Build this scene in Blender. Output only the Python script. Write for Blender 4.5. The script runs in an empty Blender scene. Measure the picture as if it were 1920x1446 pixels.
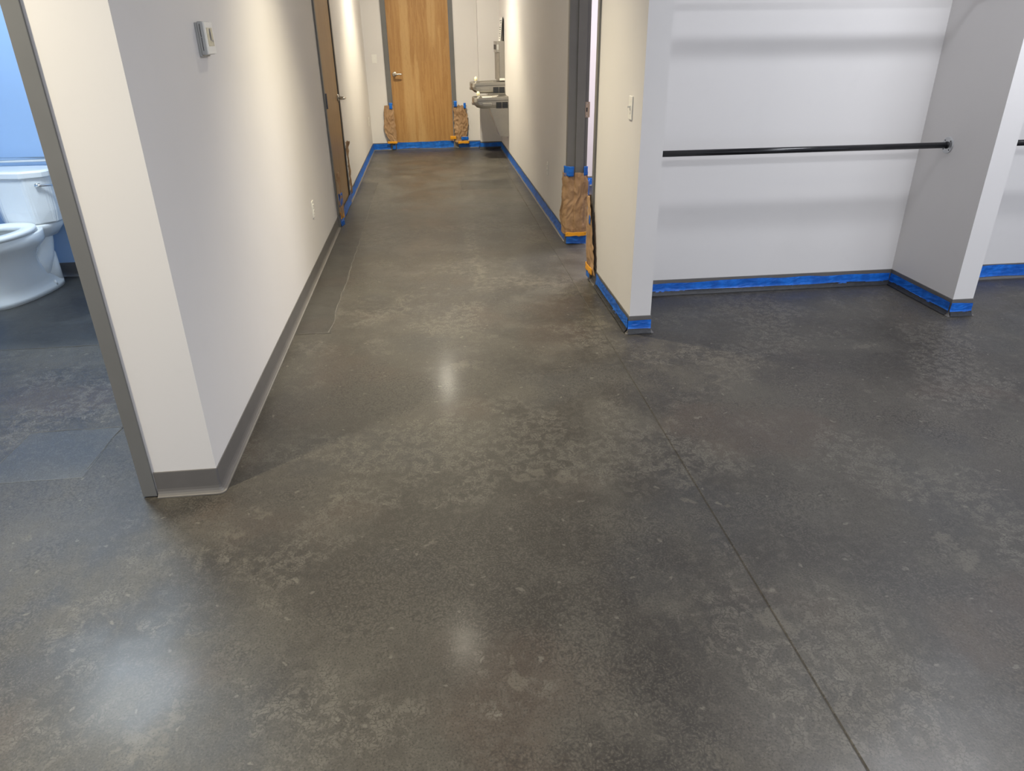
import bpy, bmesh, math, random
from mathutils import Vector, Matrix, noise

# ---------------------------------------------------------------- camera
SC = bpy.context.scene
COL = SC.collection
CAM_H = 1.52
PITCH, ROLL, YAW, FPX = 4.56378282e-01, -1.53737405e-02, 1.02484483e-01, 1.33995796e+03
fw = Vector((math.sin(YAW) * math.cos(PITCH), math.cos(YAW) * math.cos(PITCH), -math.sin(PITCH)))
r0 = Vector((math.cos(YAW), -math.sin(YAW), 0.0))
u0 = r0.cross(fw)
rr = r0 * math.cos(ROLL) + u0 * math.sin(ROLL)
uu = -r0 * math.sin(ROLL) + u0 * math.cos(ROLL)
cd = bpy.data.cameras.new('camera')
cd.sensor_fit = 'HORIZONTAL'
cd.sensor_width = 36.0
cd.lens = 36.0 * FPX / 1920.0
cd.clip_start = 0.05
cam = bpy.data.objects.new('camera', cd)
m = Matrix((rr, uu, -fw)).transposed().to_4x4()
m.translation = Vector((0, 0, CAM_H))
cam.matrix_world = m
COL.objects.link(cam)
SC.camera = cam

# ---------------------------------------------------------------- world, lights, exposure
world = bpy.data.worlds.new('world')
SC.world = world
world.use_nodes = True
world.node_tree.nodes['Background'].inputs[0].default_value = (0.80, 0.86, 1.0, 1)
world.node_tree.nodes['Background'].inputs[1].default_value = 0.40
vs = SC.view_settings
vs.view_transform = 'Standard'
vs.look = 'None'
vs.exposure = 0.95
vs.gamma = 1.0
vs.use_curve_mapping = False

CEIL = 3.05
WARM = (1.0, 0.885, 0.62)
SPILL = (1.0, 0.92, 0.75)
COOL = (0.90, 0.93, 1.0)
BATH = (0.74, 0.88, 1.0)
# recessed cans: (x, y, watts of the beam, cone degrees, blend, watts of the wide spill, lens brightness)
CANS = [(0.03, 9.45, 150, 96, 0.55, 140, 130), (0.03, 4.40, 255, 90, 1.0, 42, 3), (-1.72, 1.62, 190, 110, 0.8, 55, 15), (0.03, -0.65, 125, 96, 0.8, 30, 6)]
# fluorescent troffers: (x, y, z, size x, size y, watts, colour)
TROFF = [(2.95, 2.72, CEIL, 1.2, 0.5, 30, COOL), (3.0, -1.6, CEIL, 1.2, 0.6, 84, COOL),
         (-2.35, 3.95, 2.75, 0.6, 0.6, 33, BATH), (2.5, 6.3, 2.75, 1.2, 0.6, 50, (0.97, 0.94, 1.0))]

def spot(x, y, w, deg, blend, col=None):
    l = bpy.data.lights.new('can_light', 'SPOT')
    l.energy = w; l.spot_size = math.radians(deg); l.spot_blend = blend
    l.color = col or WARM; l.shadow_soft_size = 0.055
    o = bpy.data.objects.new('can_light', l)
    o.location = (x, y, CEIL - 0.012)
    COL.objects.link(o)
    return o

def area(x, y, z, sx, sy, w, c):
    l = bpy.data.lights.new('troffer_light', 'AREA')
    l.shape = 'RECTANGLE'; l.size = sx; l.size_y = sy; l.energy = w; l.color = c
    o = bpy.data.objects.new('troffer_light', l)
    o.location = (x, y, z - 0.03)
    COL.objects.link(o)
    return o

for x, y, w, deg, bl, wide, _ in CANS:
    spot(x, y, w, deg, bl)
    spot(x, y, wide, 168, 1.0, SPILL)
for a in TROFF: area(*a)

# ---------------------------------------------------------------- material helpers
def srgb(r, g, b):
    f = lambda v: (v / 255 / 12.92) if v / 255 <= 0.04045 else ((v / 255 + 0.055) / 1.055) ** 2.4
    return (f(r), f(g), f(b), 1.0)

class NT:
    def __init__(s, name, dim='3D'):
        s.dim = dim
        s.m = bpy.data.materials.new(name); s.m.use_nodes = True
        s.t = s.m.node_tree; s.b = s.t.nodes['Principled BSDF']
        s.pos = s.t.nodes.new('ShaderNodeNewGeometry').outputs['Position']
    def n(s, typ, **kw):
        nd = s.t.nodes.new(typ)
        for k, v in kw.items(): setattr(nd, k, v)
        return nd
    def lk(s, a, b): s.t.links.new(a, b)
    def put(s, sock, v):
        if isinstance(v, bpy.types.NodeSocket): s.lk(v, sock)
        else: sock.default_value = v
    def mapping(s, scale=(1, 1, 1), loc=(0, 0, 0), src=None):
        nd = s.n('ShaderNodeMapping')
        s.lk(src or s.pos, nd.inputs[0]); nd.inputs['Scale'].default_value = scale; nd.inputs['Location'].default_value = loc
        return nd.outputs[0]
    def noise(s, scale, detail=4, rough=0.55, vec=None, dist=0.0):
        nd = s.n('ShaderNodeTexNoise'); nd.noise_dimensions = s.dim
        s.lk(vec or s.pos, nd.inputs['Vector'])
        nd.inputs['Scale'].default_value = scale; nd.inputs['Detail'].default_value = detail
        nd.inputs['Roughness'].default_value = rough; nd.inputs['Distortion'].default_value = dist
        return nd.outputs['Fac']
    def voro(s, scale, vec=None, feature='DISTANCE_TO_EDGE', out='Distance'):
        nd = s.n('ShaderNodeTexVoronoi'); nd.voronoi_dimensions = s.dim; nd.feature = feature
        s.lk(vec or s.pos, nd.inputs['Vector']); nd.inputs['Scale'].default_value = scale
        return nd.outputs[out]
    def ramp(s, v, a, b, lo=0.0, hi=1.0, smooth=True):
        nd = s.n('ShaderNodeMapRange'); nd.interpolation_type = 'SMOOTHSTEP' if smooth else 'LINEAR'
        s.put(nd.inputs['Value'], v)
        for k, x in zip(('From Min', 'From Max', 'To Min', 'To Max'), (a, b, lo, hi)): nd.inputs[k].default_value = x
        return nd.outputs['Result']
    def math(s, op, a, b=0.0):
        nd = s.n('ShaderNodeMath', operation=op); s.put(nd.inputs[0], a); s.put(nd.inputs[1], b)
        return nd.outputs[0]
    def mix(s, f, a, b, typ='MIX'):
        nd = s.n('ShaderNodeMix', data_type='RGBA', blend_type=typ)
        s.put(nd.inputs[0], f); s.put(nd.inputs[6], a); s.put(nd.inputs[7], b)
        return nd.outputs[2]
    def bump(s, h, strength=0.2, dist=0.001):
        nd = s.n('ShaderNodeBump'); nd.inputs['Strength'].default_value = strength; nd.inputs['Distance'].default_value = dist
        s.lk(h, nd.inputs['Height']); s.lk(nd.outputs[0], s.b.inputs['Normal'])
    def set(s, **kw):
        for k, v in kw.items(): s.put(s.b.inputs[k.replace('_', ' ')], v)
        return s.m

def simple(name, col, rough=0.5, metal=0.0, var=0.08, vscale=20, bump=0.0, bscale=200, spec=0.5):
    k = NT(name)
    nz = k.noise(vscale, 3)
    f = k.ramp(nz, 0.25, 0.75, 1.0 - var, 1.0 + var, False)
    hsv = k.n('ShaderNodeHueSaturation'); hsv.inputs['Color'].default_value = col; k.lk(f, hsv.inputs['Value'])
    k.lk(hsv.outputs[0], k.b.inputs['Base Color'])
    k.set(Roughness=rough, Metallic=metal)
    k.b.inputs['Specular IOR Level'].default_value = spec
    if bump: k.bump(k.noise(bscale, 3), bump, 0.0006)
    return k.m

M = {}
def wall_paint(name, col):
    k = NT(name)
    a = k.noise(1.1, 3); b = k.noise(9, 4)
    c1 = k.mix(k.ramp(a, 0.3, 0.7), tuple(x * 0.97 for x in col[:3]) + (1,), col)
    c2 = k.mix(k.ramp(b, 0.55, 0.8, 0, 0.25), c1, tuple(x * 0.93 for x in col[:3]) + (1,))
    k.set(Base_Color=c2, Roughness=0.55)
    k.b.inputs['Specular IOR Level'].default_value = 0.35
    k.bump(k.noise(330, 3, 0.6), 0.10, 0.0006)
    return k.m
M['paint'] = wall_paint('wall_paint', (0.70, 0.678, 0.664, 1))
M['paint_lilac'] = wall_paint('pale_lilac_paint', (0.67, 0.62, 0.63, 1))
M['paint_blue'] = wall_paint('pale_blue_paint', (0.33, 0.475, 0.70, 1))
M['ceiling'] = wall_paint('ceiling_white', (0.70, 0.69, 0.67, 1))
M['frame'] = simple('grey_frame_enamel', (0.150, 0.150, 0.146, 1), 0.38, var=0.05, vscale=6)
M['base'] = simple('charcoal_vinyl_base', (0.125, 0.118, 0.113, 1), 0.40, var=0.10, vscale=7, bump=0.05)
M['white_plastic'] = simple('white_plastic', (0.80, 0.79, 0.75, 1), 0.35, var=0.02)
M['grey_plastic'] = simple('grey_plastic', (0.42, 0.42, 0.41, 1), 0.45, var=0.03)
M['dark'] = simple('dark_slot', (0.012, 0.012, 0.012, 1), 0.6)
M['screen'] = simple('thermostat_screen', (0.40, 0.38, 0.28, 1), 0.15, var=0.15, vscale=60)
M['porcelain'] = simple('white_porcelain', (0.80, 0.81, 0.80, 1), 0.12, var=0.01)
M['seat'] = simple('white_seat_plastic', (0.84, 0.85, 0.84, 1), 0.22, var=0.01)
M['chrome'] = simple('chrome', (0.75, 0.75, 0.74, 1), 0.16, 1.0, var=0.03)
M['nickel'] = simple('satin_nickel', (0.60, 0.57, 0.52, 1), 0.30, 1.0, var=0.05)
M['zinc'] = simple('galvanised_flange', (0.55, 0.56, 0.57, 1), 0.35, 0.7, var=0.12, vscale=60)
M['black_pipe'] = simple('black_pipe', (0.010, 0.010, 0.012, 1), 0.22, 0.0, var=0.1)
M['hinge'] = simple('dark_steel_hinge', (0.085, 0.095, 0.115, 1), 0.35, 0.6, var=0.1)
M['orange'] = simple('orange_tape', (0.80, 0.36, 0.02, 1), 0.45, var=0.12, vscale=25, bump=0.3, bscale=90)
M['yellow_guard'] = simple('cream_bubbler_guard', (0.86, 0.82, 0.55, 1), 0.3, var=0.02)
M['paper_white'] = simple('white_paper', (0.74, 0.73, 0.70, 1), 0.7, var=0.03)
M['ink'] = simple('grey_ink', (0.16, 0.16, 0.17, 1), 0.7)
def lens_mat(e):
    m_ = simple('lamp_lens', (0.9, 0.9, 0.9, 1), 0.4); b_ = m_.node_tree.nodes['Principled BSDF']
    b_.inputs['Emission Color'].default_value = (1, 0.93, 0.8, 1); b_.inputs['Emission Strength'].default_value = e
    return m_
M['panel'] = simple('panel_diffuser', (0.9, 0.9, 0.9, 1), 0.4)
M['panel'].node_tree.nodes['Principled BSDF'].inputs['Emission Color'].default_value = (0.95, 0.97, 1, 1)
M['panel'].node_tree.nodes['Principled BSDF'].inputs['Emission Strength'].default_value = 3.0

k = NT('blue_masking_tape')
v = k.mapping((1, 1, 1))
nz = k.noise(18, 4); cr = k.noise(120, 3)
c = k.mix(k.ramp(nz, 0.35, 0.7), (0.004, 0.098, 0.46, 1), (0.008, 0.160, 0.66, 1))
k.set(Base_Color=c, Roughness=0.42); k.bump(cr, 0.25, 0.001); M['blue'] = k.m

k = NT('kraft_paper')
fib = k.noise(140, 4, 0.7); bl = k.noise(7, 4)
c = k.mix(k.ramp(bl, 0.3, 0.7), (0.31, 0.182, 0.092, 1), (0.41, 0.258, 0.140, 1))
c = k.mix(k.ramp(fib, 0.5, 0.8, 0, 0.35), c, (0.47, 0.34, 0.215, 1))
k.set(Base_Color=c, Roughness=0.62); k.bump(k.noise(45, 5, 0.6), 0.5, 0.004); M['kraft'] = k.m

k = NT('brushed_stainless')
nz = k.noise(30, 4, 0.6, k.mapping((1, 1, 30)))
k.set(Base_Color=k.mix(nz, (0.36, 0.34, 0.31, 1), (0.53, 0.505, 0.46, 1)), Metallic=1.0, Roughness=k.ramp(nz, 0.2, 0.8, 0.26, 0.40)); M['steel'] = k.m

def wood(name, dark, mid, light, sx, streak):
    k = NT(name)
    vec = k.mapping((sx, sx, sx * 0.045))
    warp = k.noise(1.0, 3, 0.5, k.mapping((sx * 0.35, sx * 0.35, sx * 0.05)))
    ad = k.n('ShaderNodeVectorMath', operation='ADD'); k.lk(vec, ad.inputs[0])
    sc = k.n('ShaderNodeVectorMath', operation='SCALE'); k.lk(warp, sc.inputs[0]); sc.inputs['Scale'].default_value = 3.0
    k.lk(sc.outputs[0], ad.inputs[1])
    g1 = k.noise(1.0, 5, 0.6, ad.outputs[0], 0.4)
    g2 = k.noise(5.0, 4, 0.7, ad.outputs[0])
    big = k.noise(0.22, 2, 0.5, ad.outputs[0])
    c = k.mix(k.ramp(g1, 0.32, 0.62), dark, mid)
    c = k.mix(k.ramp(big, 0.52, 0.66, 0, streak), c, light)
    c = k.mix(k.ramp(g2, 0.52, 0.72, 0, 0.7), c, dark)
    c = k.mix(k.ramp(k.noise(14.0, 3, 0.7, ad.outputs[0]), 0.56, 0.72, 0, 0.5), c, light)
    k.set(Base_Color=c, Roughness=0.38); k.bump(g2, 0.06, 0.0006)
    return k.m
M['wood_back'] = wood('birch_veneer_amber', (0.34, 0.175, 0.058, 1), (0.42, 0.235, 0.085, 1), (0.56, 0.37, 0.165, 1), 34, 0.55)
M['wood_left'] = wood('oak_veneer', (0.30, 0.185, 0.085, 1), (0.36, 0.235, 0.115, 1), (0.40, 0.27, 0.14, 1), 40, 0.4)

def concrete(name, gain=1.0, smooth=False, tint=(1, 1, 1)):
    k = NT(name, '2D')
    tn = k.n('ShaderNodeTexNoise'); tn.noise_dimensions = '2D'; k.lk(k.pos, tn.inputs['Vector']); tn.inputs['Scale'].default_value = 16; tn.inputs['Detail'].default_value = 3
    cen = k.n('ShaderNodeVectorMath', operation='SCALE'); k.lk(tn.outputs['Color'], cen.inputs[0]); cen.inputs['Scale'].default_value = 0.055
    ad = k.n('ShaderNodeVectorMath', operation='ADD'); k.lk(k.pos, ad.inputs[0]); k.lk(cen.outputs[0], ad.inputs[1])
    P = ad.outputs[0]
    off = lambda x, y: k.mapping((1, 1, 1), (x, y, 0), P)
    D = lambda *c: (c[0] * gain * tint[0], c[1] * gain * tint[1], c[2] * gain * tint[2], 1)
    big = k.noise(0.8, 3, 0.5, P); mid = k.noise(2.6, 5, 0.62, off(3, 1)); fine = k.noise(34, 4, 0.7, P); grit = k.noise(165, 3, 0.7)
    c = k.mix(k.ramp(big, 0.36, 0.64), D(0.026, 0.0235, 0.021), D(0.050, 0.046, 0.040))
    c = k.mix(k.ramp(mid, 0.42, 0.68, 0, 0.75), c, D(0.066, 0.062, 0.054))
    hue = k.noise(1.5, 2, 0.5, off(7, 3))
    c = k.mix(k.ramp(hue, 0.55, 0.72, 0, 0.45), c, D(0.064, 0.046, 0.036))
    c = k.mix(k.ramp(hue, 0.45, 0.28, 0, 0.45), c, D(0.030, 0.032, 0.037))
    rough_lo, rough_hi = 0.42, 0.56
    if not smooth:
        # flaky crackle islands: pale flakes split by dark hairlines, where a coarse mask lets them show
        cm = k.noise(1.35, 5, 0.66, off(2.3, -5.1))
        mask = k.ramp(cm, 0.49, 0.60)
        edge = k.voro(62, P)
        fl = k.math('MULTIPLY', k.ramp(k.noise(24, 5, 0.68, off(1, 1)), 0.45, 0.55), k.ramp(edge, 0.03, 0.13))
        c = k.mix(k.math('MULTIPLY', fl, k.math('MULTIPLY', mask, 0.62)), c, D(0.118, 0.112, 0.099))
        # pebbly pitting elsewhere
        pit = k.voro(95, P, 'F1')
        pm = k.ramp(cm, 0.50, 0.40)
        c = k.mix(k.math('MULTIPLY', k.ramp(pit, 0.30, 0.12), k.math('MULTIPLY', pm, 0.42)), c, D(0.098, 0.092, 0.082))
        c = k.mix(k.math('MULTIPLY', k.ramp(pit, 0.42, 0.60), k.math('MULTIPLY', pm, 0.5)), c, D(0.016, 0.0145, 0.0135))
        # hairline cracks
        crk = k.ramp(k.voro(3.1, off(0.4, 0.7)), 0.0, 0.006, 0.5, 0)
        c = k.mix(k.math('MULTIPLY', crk, k.ramp(mid, 0.45, 0.60)), c, D(0.014, 0.013, 0.012))
        # pale rubbed spots and chips
        pale = k.ramp(k.noise(2.4, 5, 0.7, off(11, -2)), 0.655, 0.70, 0, 0.45)
        c = k.mix(pale, c, D(0.125, 0.116, 0.098))
        chip = k.ramp(k.voro(5.5, off(5, 5), 'F1'), 0.02, 0.045, 0.5, 0)
        c = k.mix(chip, c, D(0.17, 0.163, 0.145))
    if not smooth:
        # line of pale trowel scuffs down the middle of the corridor
        sep = k.n('ShaderNodeSeparateXYZ'); k.lk(P, sep.inputs[0])
        bx2 = k.ramp(k.math('ABSOLUTE', k.math('SUBTRACT', sep.outputs[0], 0.30)), 0.075, 0.02, 0, 1)
        by_ = k.ramp(k.math('ABSOLUTE', k.math('SUBTRACT', sep.outputs[1], 5.55)), 1.25, 0.7, 0, 1)
        sc_ = k.math('MULTIPLY', k.math('MULTIPLY', bx2, by_), k.ramp(k.noise(17, 4, 0.7, off(4, 2)), 0.47, 0.62, 0, 0.6))
        c = k.mix(sc_, c, D(0.135, 0.128, 0.108))
    c = k.mix(k.ramp(fine, 0.45, 0.72, 0, 0.35), c, D(0.090, 0.085, 0.076))
    c = k.mix(k.ramp(grit, 0.55, 0.68, 0, 0.70), c, D(0.013, 0.012, 0.011))
    c = k.mix(k.ramp(grit, 0.42, 0.32, 0, 0.35), c, D(0.115, 0.109, 0.098))
    k.set(Base_Color=c, Roughness=k.ramp(mid, 0.3, 0.7, rough_lo, rough_hi))
    k.b.inputs['Specular IOR Level'].default_value = 0.50
    k.b.inputs['Coat Weight'].default_value = 0.09
    k.b.inputs['Coat Roughness'].default_value = 0.165
    h = k.math('ADD', k.math('MULTIPLY', fine, 0.7), k.math('MULTIPLY', grit, 0.45))
    k.bump(h, 0.22 if not smooth else 0.10, 0.0018)
    return k.m
M['floor'] = concrete('stained_concrete', 1.0, False, (1.0, 0.965, 0.91))
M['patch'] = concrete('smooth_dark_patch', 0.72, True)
M['patch_blue'] = concrete('smooth_cool_patch', 1.25, True, (0.95, 1.0, 1.08))
M['joint'] = simple('joint_fill', (0.055, 0.051, 0.046, 1), 0.6)

# ---------------------------------------------------------------- mesh helpers
def link(name, bm, mat, parent=None, smooth=False, recalc=True):
    me = bpy.data.meshes.new(name)
    if recalc: bmesh.ops.recalc_face_normals(bm, faces=bm.faces)
    bm.to_mesh(me); bm.free()
    if mat: me.materials.append(M[mat] if isinstance(mat, str) else mat)
    if smooth:
        for p in me.polygons: p.use_smooth = True
    o = bpy.data.objects.new(name, me)
    COL.objects.link(o)
    if parent: o.parent = parent; o.matrix_parent_inverse = parent.matrix_world.inverted() if False else Matrix.Translation(-parent.location)
    return o

def bx(bm, x0, x1, y0, y1, z0, z1):
    v = [bm.verts.new(p) for p in ((x0, y0, z0), (x1, y0, z0), (x1, y1, z0), (x0, y1, z0), (x0, y0, z1), (x1, y0, z1), (x1, y1, z1), (x0, y1, z1))]
    for f in ((3, 2, 1, 0), (4, 5, 6, 7), (0, 1, 5, 4), (1, 2, 6, 5), (2, 3, 7, 6), (3, 0, 4, 7)): bm.faces.new([v[i] for i in f])

def boxes(*bs, bevel=0.0, seg=2):
    bm = bmesh.new()
    for b in bs: bx(bm, *b)
    if bevel: bmesh.ops.bevel(bm, geom=bm.edges[:], offset=bevel, segments=seg, affect='EDGES', profile=0.6, clamp_overlap=True)
    return bm

def tag(o, label=None, cat=None, group=None, kind=None):
    if label: o['label'] = label
    if cat: o['category'] = cat
    if group: o['group'] = group
    if kind: o['kind'] = kind
    return o

def thing(name, loc, label, cat, group=None, kind=None):
    o = bpy.data.objects.new(name, None); o.empty_display_size = 0.1
    o.location = loc; COL.objects.link(o)
    return tag(o, label, cat, group, kind)

def tube(bm, pts, r, seg=16, cap=True):
    pts = [Vector(p) for p in pts]; rings = []
    up = None
    for i, p in enumerate(pts):
        t = (pts[min(i + 1, len(pts) - 1)] - pts[max(i - 1, 0)]).normalized()
        if up is None: up = Vector((0, 0, 1)) if abs(t.z) < 0.9 else Vector((1, 0, 0))
        a = t.cross(up).normalized(); b = a.cross(t).normalized(); up = b
        rad = r[i] if isinstance(r, (list, tuple)) else r
        rings.append([bm.verts.new(p + (a * math.cos(2 * math.pi * j / seg) + b * math.sin(2 * math.pi * j / seg)) * rad) for j in range(seg)])
    for A, B in zip(rings, rings[1:]):
        for j in range(seg): bm.faces.new((A[j], A[(j + 1) % seg], B[(j + 1) % seg], B[j]))
    if cap:
        bm.faces.new(rings[0][::-1]); bm.faces.new(rings[-1])

def loft(bm, rings, cap0=True, cap1=True):
    R = [[bm.verts.new(p) for p in r] for r in rings]
    n = len(R[0])
    for A, B in zip(R, R[1:]):
        for j in range(n): bm.faces.new((A[j], A[(j + 1) % n], B[(j + 1) % n], B[j]))
    if cap0: bm.faces.new(R[0][::-1])
    if cap1: bm.faces.new(R[-1])

def prism(bm, poly, axis, a, b):
    """extrude a 2-D polygon along an axis: 'y' -> poly is (x,z); 'x' -> (y,z); 'z' -> (x,y)"""
    f = {'y': lambda p, t: (p[0], t, p[1]), 'x': lambda p, t: (t, p[0], p[1]), 'z': lambda p, t: (p[0], p[1], t)}[axis]
    loft(bm, [[f(p, a) for p in poly], [f(p, b) for p in poly]])

def strip(name, path, prof, mat, parent=None, jitter=0.0, seed=0, step=None, solid=0.0, smooth=False, zj=0.0):
    """sweep a profile (offset to the left-hand normal, z) along a plan path"""
    pts = [Vector(p) for p in path]
    if step:
        out = [pts[0]]
        for a, b in zip(pts, pts[1:]):
            k = max(1, int((b - a).length / step))
            out += [a.lerp(b, (i + 1) / k) for i in range(k)]
        pts = out
    bm = bmesh.new(); rows = []
    for i, p in enumerate(pts):
        d0 = (p - pts[i - 1]).normalized() if i else (pts[1] - p).normalized()
        d1 = (pts[i + 1] - p).normalized() if i < len(pts) - 1 else d0
        n0 = Vector((-d0.y, d0.x)); n1 = Vector((-d1.y, d1.x))
        nm = (n0 + n1).normalized(); nm = nm / max(0.35, nm.dot(n0))
        row = []
        for q, (off, z) in enumerate(prof):
            jz = jo = 0.0
            if jitter:
                w = noise.noise(Vector((p.x * 9 + seed * 3.1, p.y * 9, z * 38)))
                w2 = noise.noise(Vector((p.x * 34 + seed, p.y * 34, z * 60 + 4)))
                w3 = noise.noise(Vector((p.x * 16 + seed, p.y * 16 + z * 40, z * 14)))
                jo = jitter * (0.35 * w + 0.35 * abs(w2) + 1.1 * max(0.0, 0.30 - abs(w3)))
                if q == len(prof) - 1 or q == 0: jz = zj * noise.noise(Vector((p.x * 5 + seed * 7, p.y * 5, 3.3 + q)))
            row.append(bm.verts.new((p.x + nm.x * (off + jo), p.y + nm.y * (off + jo), max(0.0012, z + jz) if jitter else z)))
        rows.append(row)
    for A, B in zip(rows, rows[1:]):
        for j in range(len(prof) - 1): bm.faces.new((A[j], B[j], B[j + 1], A[j + 1]))
    if not solid:
        pass
    o = link(name, bm, mat, parent, smooth, recalc=False)
    if solid:
        md = o.modifiers.new('thickness', 'SOLIDIFY'); md.thickness = solid; md.offset = -1
    return o

def sheet(name, plan, z0, z1, mat, parent=None, amp=0.006, nu=26, nv=40, seed=0, jag=0.01, flare=None, solid=0.0009, freq=9.0):
    """a hanging sheet that follows a plan polyline (left-hand normal = outside), wrinkled, with ragged edges"""
    P = [Vector(p) for p in plan]
    L = [0.0]
    for a, b in zip(P, P[1:]): L.append(L[-1] + (b - a).length)
    def at(u):
        d = u * L[-1]
        for i in range(len(P) - 1):
            if d <= L[i + 1] or i == len(P) - 2:
                t = (d - L[i]) / max(1e-6, L[i + 1] - L[i]); return P[i] + (P[i + 1] - P[i]) * t, i
    bm = bmesh.new(); rows = []
    for j in range(nv + 1):
        v = j / nv; row = []
        for i in range(nu + 1):
            u = i / nu
            lo, hi = (0.0, 1.0) if flare is None else flare(v)
            p, s = at(min(1, max(0, lo + (hi - lo) * u)))
            ex = (lo + (hi - lo) * u)
            if ex < 0: p = P[0] + (P[0] - P[1]).normalized() * (-ex) * L[-1]; s = 0
            if ex > 1: p = P[-1] + (P[-1] - P[-2]).normalized() * (ex - 1) * L[-1]; s = len(P) - 2
            d = (P[s + 1] - P[s]).normalized(); nrm = Vector((-d.y, d.x))
            q = Vector((u * L[-1] * freq * 1.6 + seed * 5.3, v * (z1 - z0) * freq, seed))
            w = 0.8 * noise.noise(q) + 1.3 * (0.32 - abs(noise.noise(q * 1.7 + Vector((3, 1, 0))))) + 0.35 * (0.3 - abs(noise.noise(q * 4.1)))
            o = amp * (w + 0.55)
            ej = jag * noise.noise(Vector((v * 14, seed * 2.7 + i // max(1, nu), 1.7))) * (1 if i in (0, nu) else 0)
            zj = jag * noise.noise(Vector((u * 9, seed * 1.9, j // max(1, nv) + 0.5))) * (1 if j in (0, nv) else 0)
            row.append(bm.verts.new((p.x + nrm.x * o + d.x * ej, p.y + nrm.y * o + d.y * ej, z0 + (z1 - z0) * v + zj)))
        rows.append(row)
    for A, B in zip(rows, rows[1:]):
        for i in range(nu): bm.faces.new((A[i], A[i + 1], B[i + 1], B[i]))
    o = link(name, bm, mat, parent, True, recalc=False)
    md = o.modifiers.new('thickness', 'SOLIDIFY'); md.thickness = solid; md.offset = 0
    return o

def struct(name, bm, mat, label=None, parent=None):
    o = link(name, bm, mat, parent)
    o['kind'] = 'structure'
    if label: o['label'] = label
    return o

# ---------------------------------------------------------------- setting
XL, XR, YF, YB = -0.86, 1.04, 2.337, 11.25
TW = 0.12
PX1 = XR + TW                       # far side of the right hall wall
PY0, PY1 = 3.655, 4.69              # pier beside the closet
DY0, DY1 = 4.64, 5.65               # right doorway (outside of frame)
LD0, LD1 = 6.44, 7.52               # left door (outside of frame)
CY = 4.262                          # closet back wall
FX0, FX1, FY0 = 2.962, 3.088, 3.652 # closet fin on the right
BY = 5.292                          # bathroom back wall
JX = 0.905                          # saw-cut joint
YMIN, XMIN, XMAX = -2.6, -3.75, 6.0

floor = struct('floor', boxes((XMIN, XMAX, YMIN, YB + 0.2, -0.06, -0.0032)), 'joint', 'dark stained and sealed concrete floor')
def slab(x0, x1, y0, y1, mat='floor', z=0.0, zb=-0.0035, wob=0.0, seed=0, bev=0.003):
    bm = bmesh.new()
    n = 1 if not wob else 40
    ring = []
    cs = [(x0, y0), (x1, y0), (x1, y1), (x0, y1)]
    for a, b in zip(cs, cs[1:] + cs[:1]):
        for i in range(n):
            t = i / n; x = a[0] + (b[0] - a[0]) * t; y = a[1] + (b[1] - a[1]) * t
            if wob:
                x += wob * noise.noise(Vector((x * 6, y * 6, seed))); y += wob * noise.noise(Vector((x * 6, y * 6, seed + 9)))
            ring.append((x, y))
    cx, cy = (x0 + x1) / 2, (y0 + y1) / 2
    ins = lambda p: (p[0] - bev * (1 if p[0] > cx else -1), p[1] - bev * (1 if p[1] > cy else -1))
    loft(bm, [[(x, y, zb) for x, y in ring], [(x, y, z - bev * (0.8 if not wob else 0.2)) for x, y in ring], [(*ins(p), z) for p in ring]])
    return link('concrete_slab' if not wob else 'floor_patch', bm, mat, floor)
slab(XMIN, JX - 0.0012, YMIN, YB + 0.2)
slab(JX + 0.0012, XMAX, YMIN, 5.44)
slab(JX + 0.0012, XMAX, 5.4415, YB + 0.2)
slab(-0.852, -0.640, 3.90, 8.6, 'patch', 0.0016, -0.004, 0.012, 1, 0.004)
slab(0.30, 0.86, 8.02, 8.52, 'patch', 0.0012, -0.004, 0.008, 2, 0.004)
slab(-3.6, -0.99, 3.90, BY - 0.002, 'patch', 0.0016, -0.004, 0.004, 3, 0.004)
slab(-1.80, -1.42, 2.50, 2.90, 'patch_blue', 0.0014, -0.004, 0.005, 4, 0.004)

M['grout'] = simple('pale_patch_edge', (0.092, 0.086, 0.076, 1), 0.5, var=0.35, vscale=30)
def seam(path, w, seed):
    """thin ragged pale seam where a patch meets the slab"""
    bm = bmesh.new(); A = []; pts = [Vector(q) for q in path]
    for a, b in zip(pts, pts[1:]):
        n = int((b - a).length / 0.03); d = (b - a).normalized(); nn = Vector((-d.y, d.x)); row = []
        for i in range(n + 1):
            q = a.lerp(b, i / n); o = 0.010 * noise.noise(Vector((q.x * 7, q.y * 7, seed)))
            hw = w * (0.35 + 0.9 * abs(noise.noise(Vector((q.x * 12, q.y * 12, seed + 5)))))
            row.append((bm.verts.new((*(q + nn * (o - hw)), 0.0017)), bm.verts.new((*(q + nn * o), 0.0026)), bm.verts.new((*(q + nn * (o + hw)), 0.0017))))
        for r0_, r1_ in zip(row, row[1:]):
            for k2 in (0, 1): bm.faces.new((r0_[k2], r0_[k2 + 1], r1_[k2 + 1], r1_[k2]))
    return link('patch_seam', bm, 'grout', floor)
seam([(-0.835, 3.90), (-0.645, 3.905), (-0.640, 6.2)], 0.006, 1)
seam([(0.30, 8.02), (0.86, 8.02)], 0.004, 2)
seam([(-2.9, 3.90), (-0.99, 3.90)], 0.003, 3)
seam([(-1.80, 2.60), (-1.80, 2.90), (-1.42, 2.90), (-1.43, 2.56)], 0.0022, 4)

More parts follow.
